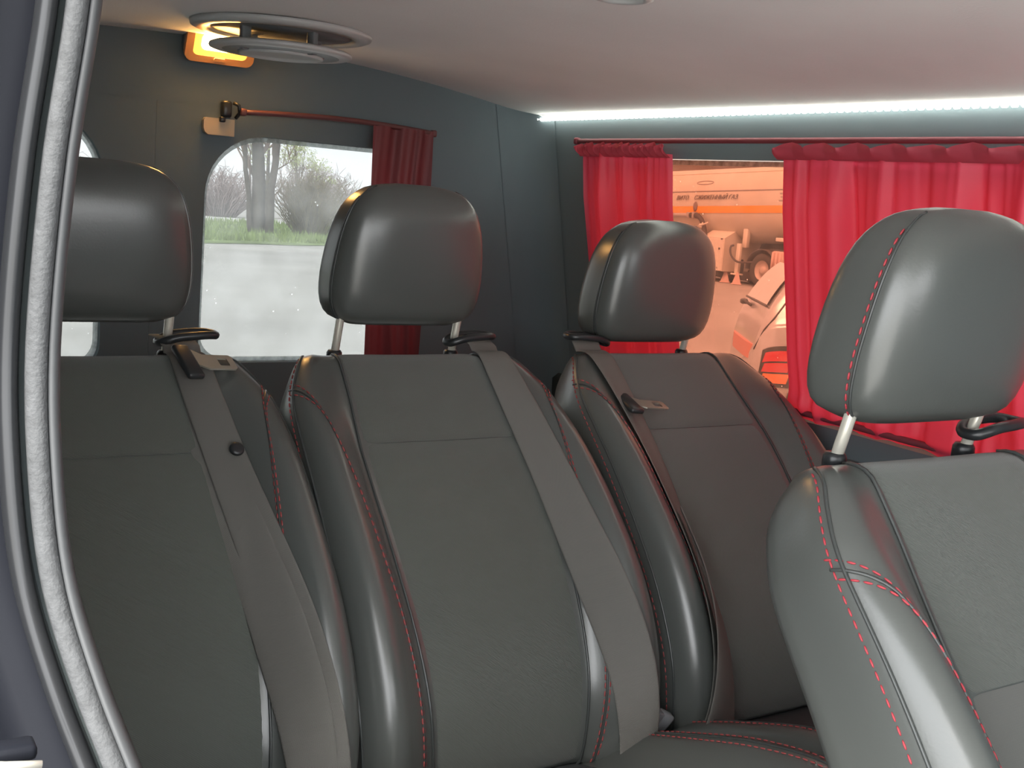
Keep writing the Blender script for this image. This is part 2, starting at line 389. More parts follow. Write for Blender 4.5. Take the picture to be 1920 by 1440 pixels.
# ------------------------------------------------------------------ seats
def arclen(pts, n=200):
    P = [cr(pts, (len(pts)-1)*k/n) for k in range(n+1)]; d = [0]
    for a, b in zip(P, P[1:]): d.append(d[-1]+math.dist(a, b))
    return P, d
class Pad:
    """upholstered pad: a curved spine in the y-z plane with a bolstered cross-section"""
    def __init__(s, spine, W, wp, hb, back=.115, round0=.05, round1=.03):
        s.P, s.d = arclen(spine); s.L = s.d[-1]; s.W, s.wp, s.hb, s.back, s.r0, s.r1 = W, wp, hb, back, round0, round1
    def frame(s, t):
        x = min(max(t, 0), 1)*s.L; i = 0
        lo, hi = 0, len(s.d)-2
        while lo < hi:
            m = (lo+hi+1)//2
            if s.d[m] <= x: lo = m
            else: hi = m-1
        i = lo; f = (x-s.d[i])/max(1e-9, s.d[i+1]-s.d[i]); a, b = s.P[i], s.P[i+1]
        p = (a[0]+(b[0]-a[0])*f, a[1]+(b[1]-a[1])*f)
        j0, j1 = max(0, i-4), min(len(s.P)-1, i+5)
        ty, tz = s.P[j1][0]-s.P[j0][0], s.P[j1][1]-s.P[j0][1]; l = math.hypot(ty, tz)
        return p, (tz/l, -ty/l)
    def prof(s, q, t):
        W = smooth_tab(s.W, t); wp = min(smooth_tab(s.wp, t), W-.05); hb = smooth_tab(s.hb, t); bk = -s.back
        K = [(0, 0), (wp*.55, .001), (wp, .003), (wp+.28*(W-wp), hb*.50), (wp+.58*(W-wp), hb*.95), (W-.018, hb*.80), (W-.002, hb*.25-.008), (W, -.05), (W-.012, bk*.88), (W*.6, bk), (0, bk)]
        return cr(K, q)
    def pt(s, q, t, off=0):
        sg = -1 if q < 0 else 1; u, d = s.prof(abs(q), t)
        k = 1.0; x = t*s.L; e = (1-t)*s.L
        if x < s.r0: k = min(k, max(.10, math.sqrt(max(0, 1-(1-x/s.r0)**2))))
        if e < s.r1: k = min(k, max(.10, math.sqrt(max(0, 1-(1-e/s.r1)**2))))
        dc = -s.back*.5; d = dc+(d-dc)*k + off
        p, N = s.frame(t)
        return Vector((sg*u, p[0]+N[0]*d, p[1]+N[1]*d))
    def shell(s, nt=60, nq=34):
        qs = [-10+10*k/nq for k in range(nq)]+[10*k/nq for k in range(nq)]
        ts = [0, .004, .010, .018, .028, .04, .055, .075]+[.075+(.925)*k/nt for k in range(1, nt-2)]+[.972, .985, .994, 1]
        ts = sorted(set(t for t in ts if t <= 1))
        return loft([[s.pt(q, t) for q in qs] for t in ts])
    def panel(s, t0, t1, puff=.005, q1=2.0, nu=22, nv=26):
        def fn(u, v):
            a = 2*u-1; b = 2*v-1; o = -.002+puff*(1-a**8)*(1-.45*b**30)
            return s.pt(q1*a, t0+(t1-t0)*v, o)
        return grid(fn, nu, nv)
    def line(s, qt, off=.0015, n=60):
        return [s.pt(*cr(qt, (len(qt)-1)*k/n), off) for k in range(n+1)]
REAR_SPINE = [(-.048, .936), (-.088, .905), (-.166, .838), (-.255, .758), (-.335, .672), (-.402, .585), (-.445, .50), (-.457, .42), (-.45, .345)]
FRONT_SPINE = [(-.048, .936), (-.080, .905), (-.140, .838), (-.210, .758), (-.275, .672), (-.338, .582), (-.385, .50), (-.410, .42), (-.410, .345)]
BACK_SHAPE = dict(W=[(0, .165), (.02, .183), (.05, .198), (.1, .217), (.16, .233), (.25, .241), (.4, .246), (.6, .249), (.8, .247), (.92, .238), (1, .220)],
    wp=[(0, .128), (.15, .134), (.3, .144), (.5, .142), (.75, .132), (1, .122)],
    hb=[(0, .004), (.06, .008), (.15, .022), (.28, .042), (.45, .058), (.65, .070), (.85, .060), (1, .035)])
BACK = Pad(REAR_SPINE, **BACK_SHAPE); BACK_FRONT = Pad(FRONT_SPINE, **BACK_SHAPE)
CUSH = Pad([(-.39, .340), (-.48, .368), (-.62, .418), (-.74, .464), (-.84, .496), (-.90, .492), (-.935, .455), (-.94, .37)],
    W=[(0, .225), (.1, .245), (.3, .255), (.6, .258), (.8, .25), (1, .235)],
    wp=[(0, .135), (1, .145)], hb=[(0, .020), (.2, .042), (.5, .05), (.75, .035), (1, .015)], back=.12, round0=.03, round1=.03)
SEAM = [(6.1, .125), (5.6, .138), (5.0, .158), (4.4, .19), (3.9, .25), (3.5, .34), (3.2, .45), (2.95, .58), (2.75, .72), (2.65, .86), (2.6, .97)]
def shift(qt, dq, dt): return [(q+dq, t+dt) for q, t in qt]
def mirror(qt): return [(-q, t) for q, t in qt]

HR = dict(w=[(0, .092), (.010, .115), (.028, .128), (.06, .1335), (.10, .132), (.145, .1255), (.175, .117), (.195, .107), (.210, .093), (.220, .078), (.226, .055), (.229, .030)],
          d=[(0, .030), (.010, .050), (.028, .060), (.08, .064), (.14, .061), (.18, .054), (.205, .043), (.220, .029), (.229, .012)])
def hr_pt(h, th, zs, off=0):
    w_ = smooth_tab(HR['w'], h)+off; d_ = smooth_tab(HR['d'], h)+off; e = 2/4.0
    c_, s_ = math.cos(th), math.sin(th)
    x = w_*math.copysign(abs(c_)**e, c_); y = d_*math.copysign(abs(s_)**e, s_)
    yc = -.024-.14*(h-.11)     # leans back a little with height
    return Vector((x, y+yc-.012*(1-(x/.14)**2)*(1 if s_ < 0 else 0)*min(1, h/.05)*.5, zs+h))
def make_seat(name, loc, label, cat='seat', group=None, hz=.962, guide=1, stitched_head=False, split=.27, dseam=0.0, PAD=BACK):
    root = empty(name, loc); tag(root, label, cat, group)
    sh = obj('backrest', PAD.shell(), 'leather', root)
    up = obj('upper_panel', PAD.panel(.012, split-.001), 'fabric', root); up['label'] = 'dark woven upper back panel'
    lo = obj('lower_panel', PAD.panel(split+.001, .985), 'fabric_flat' if stitched_head else 'fabric', root)
    for sg in (1, -1):
        e = [(sg*2.04, t) for t in (.012, .1, .2, .268, .35, .5, .65, .8, .9, .985)]
        obj('piping', tube(PAD.line(e, .0016), .0022, 6), 'piping', root)
        ed = [(sg*5.75, t) for t in (.02, .06, .12, .2, .35, .5, .65, .8, .97)]
        obj('edge_piping', tube(PAD.line(ed, .001), .0022, 6), 'piping', root)
        SM = [(q, min(.985, t+dseam*(1-t))) for q, t in SEAM]; s1 = [(sg*q, t) for q, t in SM]; smat = 'stitch' if stitched_head else 'stitch_dull'
        obj('seam', tube(PAD.line(s1, .0006), .0018, 6), 'piping', root)
        for k, (dq, dt) in enumerate(((.16, -.016), (-.16, .016))):
            ln = PAD.line([(sg*(q+dq*.6), t+dt) for q, t in SM], .0012, 120)
            st = obj('stitching', dashes(ln, .0085, .0035, .0011), smat, root); st['kind'] = 'stuff'
        ln = PAD.line([(sg*6.05, t) for t in (.03, .06, .12, .2, .35, .5, .65, .8, .97)], .0012, 120)
        st = obj('stitching', dashes(ln, .0085, .0035, .0011), smat, root); st['kind'] = 'stuff'
    # headrest
    hs = [0, .004, .010, .018, .03, .045, .06, .08, .10, .12, .14, .158, .173, .186, .197, .206, .213, .219, .2235, .2265, .2285, .229]
    NT = 64
    head = obj('headrest', loft([[hr_pt(h, 2*PI*k/NT, hz) for k in range(NT)] for h in hs]), 'leather', root)
    for sg in (1, -1):
        th = -.16 if sg > 0 else PI+.16
        ln = [hr_pt(.006+(.2225-.006)*k/50, th*1.0, hz, .0005) for k in range(51)]
        obj('seam', tube(ln, .0016, 6), 'piping', head)
        th2 = -.10 if sg > 0 else PI+.10
        ln2 = [hr_pt(.008+(.205-.008)*k/70, th2, hz, .001) for k in range(71)]
        if stitched_head:
            st = obj('stitching', dashes(ln2, .0085, .0035, .0012), 'stitch', head); st['kind'] = 'stuff'
        else:
            obj('seam', tube(ln2, .0010, 5), 'piping', head)
    for sg in (1, -1):
        obj('headrest_post', tube([(sg*.108, -.004, .88), (sg*.108, -.016, .93), (sg*.108, -.030, .985), (sg*.108, -.036, 1.02)], .0068, 14), 'chrome', root)
        obj('post_collar', lathe([(.0, .006), (.010, .006), (.0125, .002), (.013, -.012), (0, -.012)][::-1], 20, (sg*.108, -.010, .912)), 'black_plastic', root)
    # belt guide: a flat black loop on the shoulder
    gx = guide*.135; loop = []
    for k in range(36):
        a = 2*PI*k/36; ca, sa = math.cos(a), math.sin(a)
        loop.append(Vector((gx+.042*math.copysign(abs(ca)**.7, ca), -.024+.020*math.copysign(abs(sa)**.7, sa), .938+.006*(1-ca*ca)+guide*.006*ca)))
    obj('belt_guide', tube(loop, .0065, 10, True), 'black_plastic', root)
    # cushion and base
    obj('cushion', CUSH.shell(44, 30), 'leather', root)
    obj('cushion_panel', CUSH.panel(.02, .78, .006), 'fabric_ribbed', root)
    for sg in (1, -1):
        cs = [(sg*4.6, .05), (sg*4.3, .15), (sg*4.1, .3), (sg*4.0, .5), (sg*4.1, .7), (sg*4.3, .85)]
        obj('seam', tube(CUSH.line(cs, .0006), .0018, 6), 'piping', root)
        for dq in (-.28, .28):
            st = obj('stitching', dashes(CUSH.line([(q+sg*dq, t) for q, t in cs], .0012, 100), .0085, .0035, .0011), smat, root); st['kind'] = 'stuff'
    obj('base_frame', join(rbox((0, -.62, .25), (.40, .40, .03), .006), *[rbox((sx*.17, y_, .12), (.04, .05, .25), .006) for sx in (-1, 1) for y_ in (-.46, -.78)]), 'black_plastic', root)
    return root
SX = (.354, .842, 1.362); SY = 1.70
make_seat('passenger_seat', (SX[0], SY, 0), 'black leather rear seat nearest the door post, belt with round button across it', group='rear row seats', hz=.963)
make_seat('passenger_seat', (SX[1], SY, 0), 'black leather seat in the middle of the rear row', group='rear row seats', hz=.963)
make_seat('passenger_seat', (SX[2], SY, 0), 'black leather rear seat beside the salmon side window', group='rear row seats', hz=.936, guide=-1)
make_seat('passenger_seat', (1.036, .815, .026), 'black leather seat in the nearer row with thick red stitching, before the wide curtain', hz=.953, stitched_head=True, split=.37, dseam=.06, PAD=BACK_FRONT)

# ------------------------------------------------------------------ seat belts
def strap(rows, th=.0022):
    """webbing from rows of points across its width, given thickness"""
    n = len(rows); rings = []
    for i in range(n):
        r = rows[i]; T = rows[min(i+1, n-1)][0]-rows[max(i-1, 0)][0]; k = (r[-1]-r[0]).cross(T)
        k = k.normalized() if k.length > 1e-9 else Vector((0, -1, 0))
        if k.y > 0: k = -k
        m = len(r); f = [p+k*th*.5*(1 if 0 < q < m-1 else .1) for q, p in enumerate(r)]; b = [p-k*th*.5*(1 if 0 < q < m-1 else .1) for q, p in enumerate(r)]
        rings.append(f+b[::-1])
    return loft(rings)
def rows2(L_, R_): return [[a, a.lerp(b, .06), a.lerp(b, .5), a.lerp(b, .94), b] for a, b in zip(L_, R_)]
def q_at(pad, u, t):
    lo, hi = 0, 6.6
    for _ in range(30):
        m = (lo+hi)/2
        if pad.prof(m, t)[0] < abs(u): lo = m
        else: hi = m
    return math.copysign(lo, u)
def belt_rows(ut, width0, off, n=52, width1=None):
    rows = []
    for k in range(n+1):
        u, t = cr(ut, (len(ut)-1)*k/n); width = width0+((width1 or width0)-width0)*k/n
        FR = (-.5, -.46, -.25, 0, .25, .46, .5); sp = [BACK.pt(q_at(BACK, u+f*width, t), t, off) for f in FR]; nn = BACK.frame(t)[1]; N_ = Vector((0, nn[0], nn[1]))
        fl = [sp[0].lerp(sp[-1], f+.5) for f in FR]; lift = max((a-b).dot(N_) for a, b in zip(sp, fl))
        rows.append([(a+N_*lift).lerp(b, .25) for a, b in zip(fl, sp)])
    # webbing under tension: bridge hollows by smoothing along its length, never inside the pad
    for _ in range(2):
        rows = [rows[0]]+[[(a+b*2+c)/4 for a, b, c in zip(rows[i-1], rows[i], rows[i+1])] for i in range(1, n)]+[rows[-1]]
    return rows
def tongue(parent, c, rot, hole=True):
    """metal latch plate with a square hole on a black plastic grip"""
    def M(p): return Vector(c)+rot @ Vector(p)
    pl = plate([(-.030, -.005), (-.012, -.016), (.030, -.016), (.034, -.012), (.034, .012), (.030, .016), (-.012, .016), (-.030, .030)], [rrect(.008, .024, -.008, .008, .002, 3)], lambda a, b: M((a, b, 0)), rot @ Vector((0, 0, .0025)), 'tongue', 'tongue_metal', parent)
    v, f = rbox((-.040, .0, .001), (.026, .070, .010), .004); obj('tongue_grip', ([M(p) for p in v], f), 'black_plastic', parent)
def make_belt(name, loc, label, sg, second=False, shift_top=0):
    root = empty(name, loc); tag(root, label, 'seat belt', 'rear row seat belts')
    ut = [(sg*.150, .018), (sg*.148, .10), (sg*.149, .22), (sg*.152, .38), (sg*.159, .55), (sg*.171, .72), (sg*.184, .86), (sg*.194, .965)]
    if shift_top: ut = [(u-sg*shift_top*max(0, 1-t/.6), t) for u, t in ut]
    rows = belt_rows(ut, .055, .0075)
    top = [[p+Vector((-.010*sg, .050, .020)) for p in rows[0]], [p+Vector((-.005*sg, .026, .019)) for p in rows[0]], [p+Vector((0, .008, .009)) for p in rows[0]]]
    obj('webbing', strap(top+rows), 'webbing', root)
    if second: obj('webbing', strap([[p+Vector((-.013, .0058, -.0046)) for p in r_] for r_ in rows]), 'webbing', root)
    return root, ut
b0, ut = make_belt('seat_belt', (SX[0], SY, 0), 'grey seat belt with a round black button, on the seat by the door post', 1, True, .03)
pb = BACK.pt(q_at(BACK, .150, .285), .285, .0165); _, nb = BACK.frame(.30); nbv = Vector((0, nb[0], nb[1])); rq = nbv.to_track_quat('Z', 'Y').to_matrix()
v, f = lathe([(0, -.001), (.0105, -.001), (.0105, .0015), (.0095, .0035), (.005, .0045), (0, .0046)][1:-1]+[(.0005, .0046)], 24); obj('stop_button', ([pb+rq @ p for p in v], f), 'black_plastic', b0)
tongue(b0, BACK.pt(q_at(BACK, .148, .085), .085, .020), rot_xyz(math.radians(30), math.radians(4), math.radians(12)))
b1, _ = make_belt('seat_belt', (SX[1], SY, 0), 'grey seat belt running down the middle rear seat', 1)
b2, _ = make_belt('seat_belt', (SX[2], SY, 0), 'grey seat belt with its latch tongue sticking out, on the seat by the side window', -1)
tongue(b2, BACK.pt(q_at(BACK, -.115, .225), .225, .026), rot_xyz(math.radians(14), math.radians(4), math.radians(-8)))
# lap strap loop at the bottom of the corner belt
obj('lap_strap', strap(belt_rows([(-.160, .50), (-.166, .60), (-.176, .72), (-.184, .84), (-.186, .975)], .016, .024, 30, .095)), 'webbing', b2)
obj('lap_strap', strap(belt_rows([(-.148, .55), (-.146, .66), (-.142, .78), (-.138, .88), (-.136, .975)], .008, .011, 30, .022)), 'webbing', b2)
obj('buckle', join(rbox((.240, -.490, .420), (.028, .018, .05), .005, 2, rot_xyz(.3, .5, 0)), rbox((.228, -.494, .435), (.02, .014, .03), .003, 2, rot_xyz(.3, .5, 0))), 'grey_plastic', b1)

# ------------------------------------------------------------------ curtains and rails
def rail(name, path, r, label, rm='rail_red'):
    root = empty(name, path[0]); tag(root, label, 'curtain rail')
    o = obj('rod', tube(path, r, 10), rm); reparent(o, root)
    for e_ in (path[0], path[-1]):
        c_ = obj('end_cap', rbox(e_, (.014, .014, .016), .004), rm); reparent(c_, root)
    return root
rail('curtain_rail', [Vector((xl(1.325)-.020, y, 1.327)) for y in [2.20-.1*k for k in range(18)]], .0055, 'thin red rail along the top of the side window')
rail('curtain_rail', [Vector((xl(.824)-.034, y, .824)) for y in [2.20-.1*k for k in range(18)]], .006, 'thin red rail along the bottom of the side curtain')
rail('curtain_rail', [Vector((.80+.455*k/20, YR-.045+.012*abs(k/10-1)**2, 1.318+.008*math.sin(PI*k/20))) for k in range(21)], .006, 'thin dark red rail above the rear window', 'rail_dull')
def pleat(y, seed, dens):
    """sum of irregular folds"""
    rnd = random.Random(seed); a = 0
    for k in range(5):
        fq = dens*(.55+.35*k); ph = rnd.uniform(0, 6.28); a += math.sin(fq*y+ph+1.2*math.sin(fq*.31*y+ph))*(.9/(1+.6*k))
    return a/2.2
def side_curtain(y0, y1, label, seed, dens, amp, waist=1.296, nz=60, ny=420, scallop=.06):
    root = empty('side_curtain', (xl(.81)-.02, (y0+y1)/2, .80)); tag(root, label, 'curtain', 'red side curtains')
    ztop, zbot = 1.326, .812
    def body(u, v):
        z = waist+.004-(waist+.004-zbot)*v; y = y0+(y1-y0)*u
        e = min(1, (waist+.004-z)/.10); eb = min(1, (z-zbot)/.12)
        yy = y+.004*math.sin(6*y+seed)*v*(1-abs(2*u-1))
        a = amp*(.55+.45*e)*(.65+.35*eb)
        fold = pleat(y+.006*v*math.sin(9*y+seed), seed, dens)+.25*pleat(y, seed+9, dens*2.1)*(1-.8*e)
        bulge = -.020*math.exp(-((z-.835)/.02)**2)*.4
        return Vector((xl(z)-.016-a*(.6+fold)+bulge, yy, z+.004*pleat(y, seed+3, dens)*(v > .97)))
    b = obj('curtain_body', grid(body, ny, nz), 'curtain'); reparent(b, root)
    lam = scallop
    def head(u, v):
        d_ = 1 if y1 > y0 else -1; y = y0-.010*d_+(y1-y0+.020*d_)*u
        ph = (y/lam) % 1.0; sag = 1-abs(2*ph-1)**1.5; g = pleat(y, seed+5, dens*1.3)
        z0 = waist-.004; z = z0+(ztop-.004-.011*sag+.003*g-z0)*v
        out = .008+.016*v*(.4+.9*sag)+.006*math.sin(PI*v)+.004*g*v
        return Vector((xl(z)-.024-out, y+.010*v*math.sin(2*PI*ph), z))
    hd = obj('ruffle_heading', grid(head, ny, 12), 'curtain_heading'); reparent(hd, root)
    return root
side_curtain(2.165, 1.862, 'narrow bunched red curtain at the rear end of the side window', 3, 120, .026, scallop=.022)
side_curtain(1.536, .59, 'wide red pleated curtain behind the nearer seat', 12, 76, .027, scallop=.075)
# rear curtain
def rear_curtain():
    root = empty('rear_curtain', (1.18, YR-.05, .70)); tag(root, 'dark red gathered curtain at the side of the rear window', 'curtain')
    def fn(u, v):
        z = 1.322-(1.322-.70)*v; x = 1.095+.155*u+.012*v*(1-u)
        f = pleat(x*1.0+.01*math.sin(4*v), 21, 120)
        return Vector((x, YR-.045+.010*f, z))
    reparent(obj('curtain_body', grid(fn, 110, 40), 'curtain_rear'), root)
rear_curtain()

# ------------------------------------------------------------------ lights and fittings on the ceiling
led = empty('led_strip', (1.53, 1.7, 1.38)); tag(led, 'long bright white strip of small diodes where ceiling meets side wall', 'light strip')
xs_ = 1.528; zs_ = 1.378
reparent(obj('channel', rbox((xs_+.006, 1.60, zs_+.008), (.022, 1.66, .006), .002, 1, rot_xyz(0, .5, 0)), 'led_base'), led)
dm = None
for k in range(98):
    y = 2.418-.0168*k
    if dm is None:
        o = obj('diode', rbox((0, 0, 0), (.0085, .0115, .006), .002, 1), 'led_glow'); dm = o.data
    else:
        o = bpy.data.objects.new('diode', dm); C.objects.link(o)
    o.location = Vector((xs_, y, zs_))-led.location; o.rotation_euler = (0, .5, 0); o.parent = led
# amber courtesy lamp on the rear header
lamp = empty('courtesy_lamp', (.742, 2.375, 1.452)); tag(lamp, 'glowing amber rectangular courtesy lamp at the rear of the ceiling', 'lamp')
LM = lambda a, b, c: Vector((a, -b*.42-c*.91, b*.91-c*.42))
def lampplate(name, pts, holes, c0, c1, m):
    return plate(pts, holes, lambda a, b: LM(a, b, c0), LM(0, 0, c1-c0), name, m, lamp)
lampplate('housing', rrect(-.068, .068, -.038, .038, .014), [], -.03, .004, 'grey_plastic')
lampplate('bezel', rrect(-.072, .072, -.042, .042, .016), [rrect(-.056, .056, -.028, .028, .010)], .0, .012, 'amber_frame')
lampplate('lens', rrect(-.0565, .0565, -.0285, .0285, .010), [], .002, .009, 'amber_glow')
lampplate('bulb', rrect(-.040, .040, -.016, .016, .010), [], .0088, .0105, 'bulb_glow')
lampplate('switch', rrect(-.012, .012, -.036, -.029, .003, 3), [], .010, .016, 'amber_frame')
# round roof vent: flange, cavity, struts and hanging disc
vent = empty('roof_vent', (.772, 2.10, 1.457)); tag(vent, 'round grey ceiling vent with a hanging disc below its ring', 'vent')
obj('ring_flange', lathe([(.130, .004), (.130, -.004), (.138, -.008), (.156, -.008), (.166, -.004), (.168, .004)], 64), 'white_plastic', vent)
obj('cavity', lathe([(.001, .0), (.126, .0), (.127, -.005)], 48), 'grey_plastic', vent)
for a in (20, 110, 200, 290):
    a = math.radians(a); obj('strut', rbox((.085*math.cos(a), .085*math.sin(a), -.022), (.020, .012, .046), .003, 2, rot_xyz(0, 0, a)), 'grey_plastic', vent)
dsk = obj('disc', lathe([(.001, -.030), (.120, -.030), (.129, -.034), (.130, -.038), (.126, -.041), (.090, -.043), (.076, -.043), (.001, -.043)], 64), 'grey_plastic', vent)
obj('disc_rim', lathe([(.124, -.030), (.131, -.033), (.1325, -.037), (.131, -.040), (.124, -.042)], 64), 'white_plastic', dsk)
obj('lens', lathe([(.080, -.0425), (.078, -.047), (.074, -.048), (.070, -.046), (.03, -.0445), (.001, -.0445)], 48), 'white_plastic', dsk)
spot = empty('ceiling_spotlight', (.931, 1.262, zc(.931))); tag(spot, 'small round recessed ceiling light at the top edge', 'ceiling light')
obj('bezel', lathe([(.028, .002), (.028, -.004), (.034, -.007), (.042, -.005), (.044, .002)], 40), 'white_plastic', spot)
obj('lens', lathe([(.001, -.001), (.028, -.001)], 40), 'grey_plastic', spot)
# latch plate above the rear window
lat = empty('door_latch', (.755, YR-.02, 1.285)); tag(lat, 'beige latch plate with dark catch above the rear window', 'latch')
obj('plate', plate([(-.032, -.018), (.032, -.018), (.032, .016), (.008, .016), (.008, .010), (-.004, .010), (-.004, .016), (-.032, .016)], [], lambda a, b: (a, 0, b), (0, .014, 0), 'plate', 'beige_plastic', lat).data and None or ([], []), 'beige_plastic', lat) if False else plate(
    [(-.024, -.019), (.032, -.019), (.032, .016), (.010, .016), (.010, .009), (-.002, .009), (-.002, .016), (-.030, .016), (-.034, .010), (-.034, -.006), (-.031, -.014)], [], lambda a, b: (a, 0, b), (0, .014, 0), 'plate', 'beige_plastic', lat)
obj('catch', join(rbox((.012, -.002, .036), (.022, .02, .036), .006), rbox((.004, -.004, .014), (.012, .012, .012), .003)), 'black_plastic', lat)
obj('striker', tube([(.034, 0, .02), (.038, -.012, .03), (.034, -.018, .045), (.024, -.012, .05)], .004, 8), 'black_plastic', lat)

# ------------------------------------------------------------------ outside
KG = .0113
def gz(x, y): return -.55-KG*(.539*x+.842*y)
structure(obj('ground', grid(lambda u, v: Vector((-40+160*u, -40+200*v, gz(-40+160*u, -40+200*v)-(0 if True else 0))), 60, 60), 'ground_lot', None, True), 'pale dusty asphalt lot around the van')
def strip(name, d0, d1, h, m, label, w0=-60, w1=90):
    """band of ground across the rear view, at distances d0..d1 behind the van"""
    def fn(u, v):
        a = w0+(w1-w0)*u; d = d0(a)+(d1(a)-d0(a))*v
        return Vector((a, d, gz(a, d)+h*min(1, 4*v, 4*(1-v))+.015))
    return structure(obj(name, grid(fn, 60, 8), m, None, True), label)
ge = lambda a: 28+.70*a+.5*math.sin(a*.7)
strip('grass_verge', ge, lambda a: ge(a)+20, .12, 'grass', 'strip of green grass beyond the lot')
strip('road', lambda a: ge(a)+20.5, lambda a: ge(a)+28, .02, 'far_road', 'pale road behind the grass')
rnd = random.Random(4)
V, F = [], []
for k in range(9000):
    a = rnd.uniform(3, 24); d = ge(a)+rnd.uniform(0, 1)**1.6*19.5; z = gz(a, d)+.10; h = rnd.uniform(.10, .32); w_ = rnd.uniform(.015, .04); an = rnd.uniform(0, PI); i = len(V)
    V += [Vector((a-w_*math.cos(an), d-w_*math.sin(an), z)), Vector((a+w_*math.cos(an), d+w_*math.sin(an), z)), Vector((a+rnd.uniform(-.08, .08), d+rnd.uniform(-.08, .08), z+h))]; F.append((i, i+1, i+2))
tag(obj('grass', (V, F), 'grass_blade', None, False), 'short green grass on the verge seen through the rear window', 'grass', kind='stuff')

def branch(out, p, d, l, r, depth, rnd, spread=.5, leaves=None, lift=.1):
    n = 4; pts = [p.copy()]; dd = d.normalized()
    for k in range(n):
        dd = (dd+Vector((rnd.uniform(-.18, .18), rnd.uniform(-.18, .18), rnd.uniform(-.08, .14)))).normalized(); pts.append(pts[-1]+dd*l/n)
    rs = [r*(1-.45*k/n) for k in range(n+1)]
    out.append((depth, tube(pts, rs, 6 if depth > 2 else (4 if depth > 1 else 3), False, False)))
    if depth == 0:
        if leaves is not None: leaves.append(pts[-1])
        return
    for k in range(3 if depth > 1 else 4):
        q = pts[rnd.choice((2, 3, 4))]; nd = (dd+Vector((rnd.uniform(-1, 1), rnd.uniform(-1, 1), rnd.uniform(-.3, .7)+lift))*spread).normalized()
        branch(out, q, nd, l*rnd.uniform(.55, .8), r*.5, depth-1, rnd, spread, leaves, lift)
def tree(x, y, label, stems, depth=4, seed=1, bark='bark', tw='twig', spread=.6, bud=False):
    root = empty('bare_tree', (x, y, gz(x, y)-.1)); tag(root, label, 'tree', 'bare trees behind the van'); rnd = random.Random(seed)
    out, lv = [], []
    trunk = []
    for (bx, by, dx, dy, l, r) in stems:
        p = Vector((bx, by, 0)); d = Vector((dx, dy, 1)).normalized(); pts = [p+d*l*k/6+Vector((rnd.uniform(-.03, .03), rnd.uniform(-.03, .03), 0))*l*.3*(k > 0) for k in range(7)]
        trunk.append(tube(pts, [r*(1.25 if k == 0 else 1-.06*k) for k in range(7)], 10))
        for k in range(7):
            q = pts[rnd.choice((2, 3, 4, 5, 6))]; an = rnd.uniform(0, 2*PI)
            branch(out, q, Vector((math.cos(an)*.8, math.sin(an)*.8, rnd.uniform(.35, 1.1))), l*rnd.uniform(.28, .42), r*.42, depth-1, rnd, spread, lv)
    obj('trunk', join(*trunk), bark, root)
    b = obj('branches', join(*[o for dp, o in out]), tw, root); b['kind'] = 'stuff'
    if bud:
        V, F = [], []
        for p in lv:
            for _ in range(2):
                q = p+Vector((rnd.uniform(-.15, .15), rnd.uniform(-.15, .15), rnd.uniform(-.15, .15))); i = len(V); s = rnd.uniform(.03, .07)
                V += [q+Vector((s, 0, 0)), q+Vector((-s, 0, s*.4)), q+Vector((0, s*.5, s*1.4))]; F.append((i, i+1, i+2))
        o = obj('buds', (V, F), 'bud', root, False); o['kind'] = 'stuff'
    return root
tree(15.9, 45.0, 'tall bare tree with three upright trunks right behind the rear window', [(-.30, 0, -.10, 0, 5.6, .11), (.10, .1, -.05, .05, 6.5, .30), (.36, -.2, .03, -.05, 6.0, .17)], 4, 3)
tree(29.5, 56.5, 'leaning bare tree with diagonal branches beside the rear curtain', [(0, 0, -.30, .1, 5.2, .16), (.6, .3, -.12, 0, 5.0, .14)], 5, 8, bud=True)
tree(20.5, 57.0, 'distant bare tree with pale green buds above the bush', [(0, 0, .05, .1, 4.2, .12)], 5, 11, bud=True)
tree(27.0, 69.0, 'far thin bare tree behind the bush', [(0, 0, -.05, .1, 5.0, .12)], 5, 15, bud=True)
tree(6.5, 42.0, 'bare tree seen through the narrow rear window', [(0, 0, .04, 0, 6, .22)], 4, 19)
def bush(x, y, label, h, wid, n, m, seed, group, r=.02):
    root = empty('bare_bush', (x, y, gz(x, y)-.05)); tag(root, label, 'bush', group); rnd = random.Random(seed); parts = []
    for k in range(n):
        an = rnd.uniform(0, 2*PI); sp = rnd.uniform(0, 1)**.7*wid; p = Vector((math.cos(an)*sp*.3, math.sin(an)*sp*.3, 0)); hh = h*rnd.uniform(.6, 1)*(1-.25*(sp/wid)**2)
        e = Vector((math.cos(an)*sp, math.sin(an)*sp, hh)); pts = [p.lerp(e, f)+Vector((rnd.uniform(-1, 1), rnd.uniform(-1, 1), .6*math.sin(PI*f)))*.05*h for f in (0, .3, .55, .8, 1)]
        parts.append(tube(pts, [r, r*.9, r*.7, r*.5, r*.25], 3, False, False))
        for j in range(5):
            q = pts[rnd.choice((1, 2, 3, 4))]; d = Vector((rnd.uniform(-1, 1), rnd.uniform(-1, 1), rnd.uniform(-.1, 1.1)))*h*.16
            parts.append(tube([q, q+d*.5+Vector((0, 0, .02)), q+d], [r*.5, r*.4, r*.2], 3, False, False))
    o = obj('stems', join(*parts), m, root); o['kind'] = 'stuff'
    return root
bush(18.8, 46.5, 'brown leafless bush beside the three-trunked tree', 3.0, 2.0, 300, 'bush_twig', 5, None, .022)
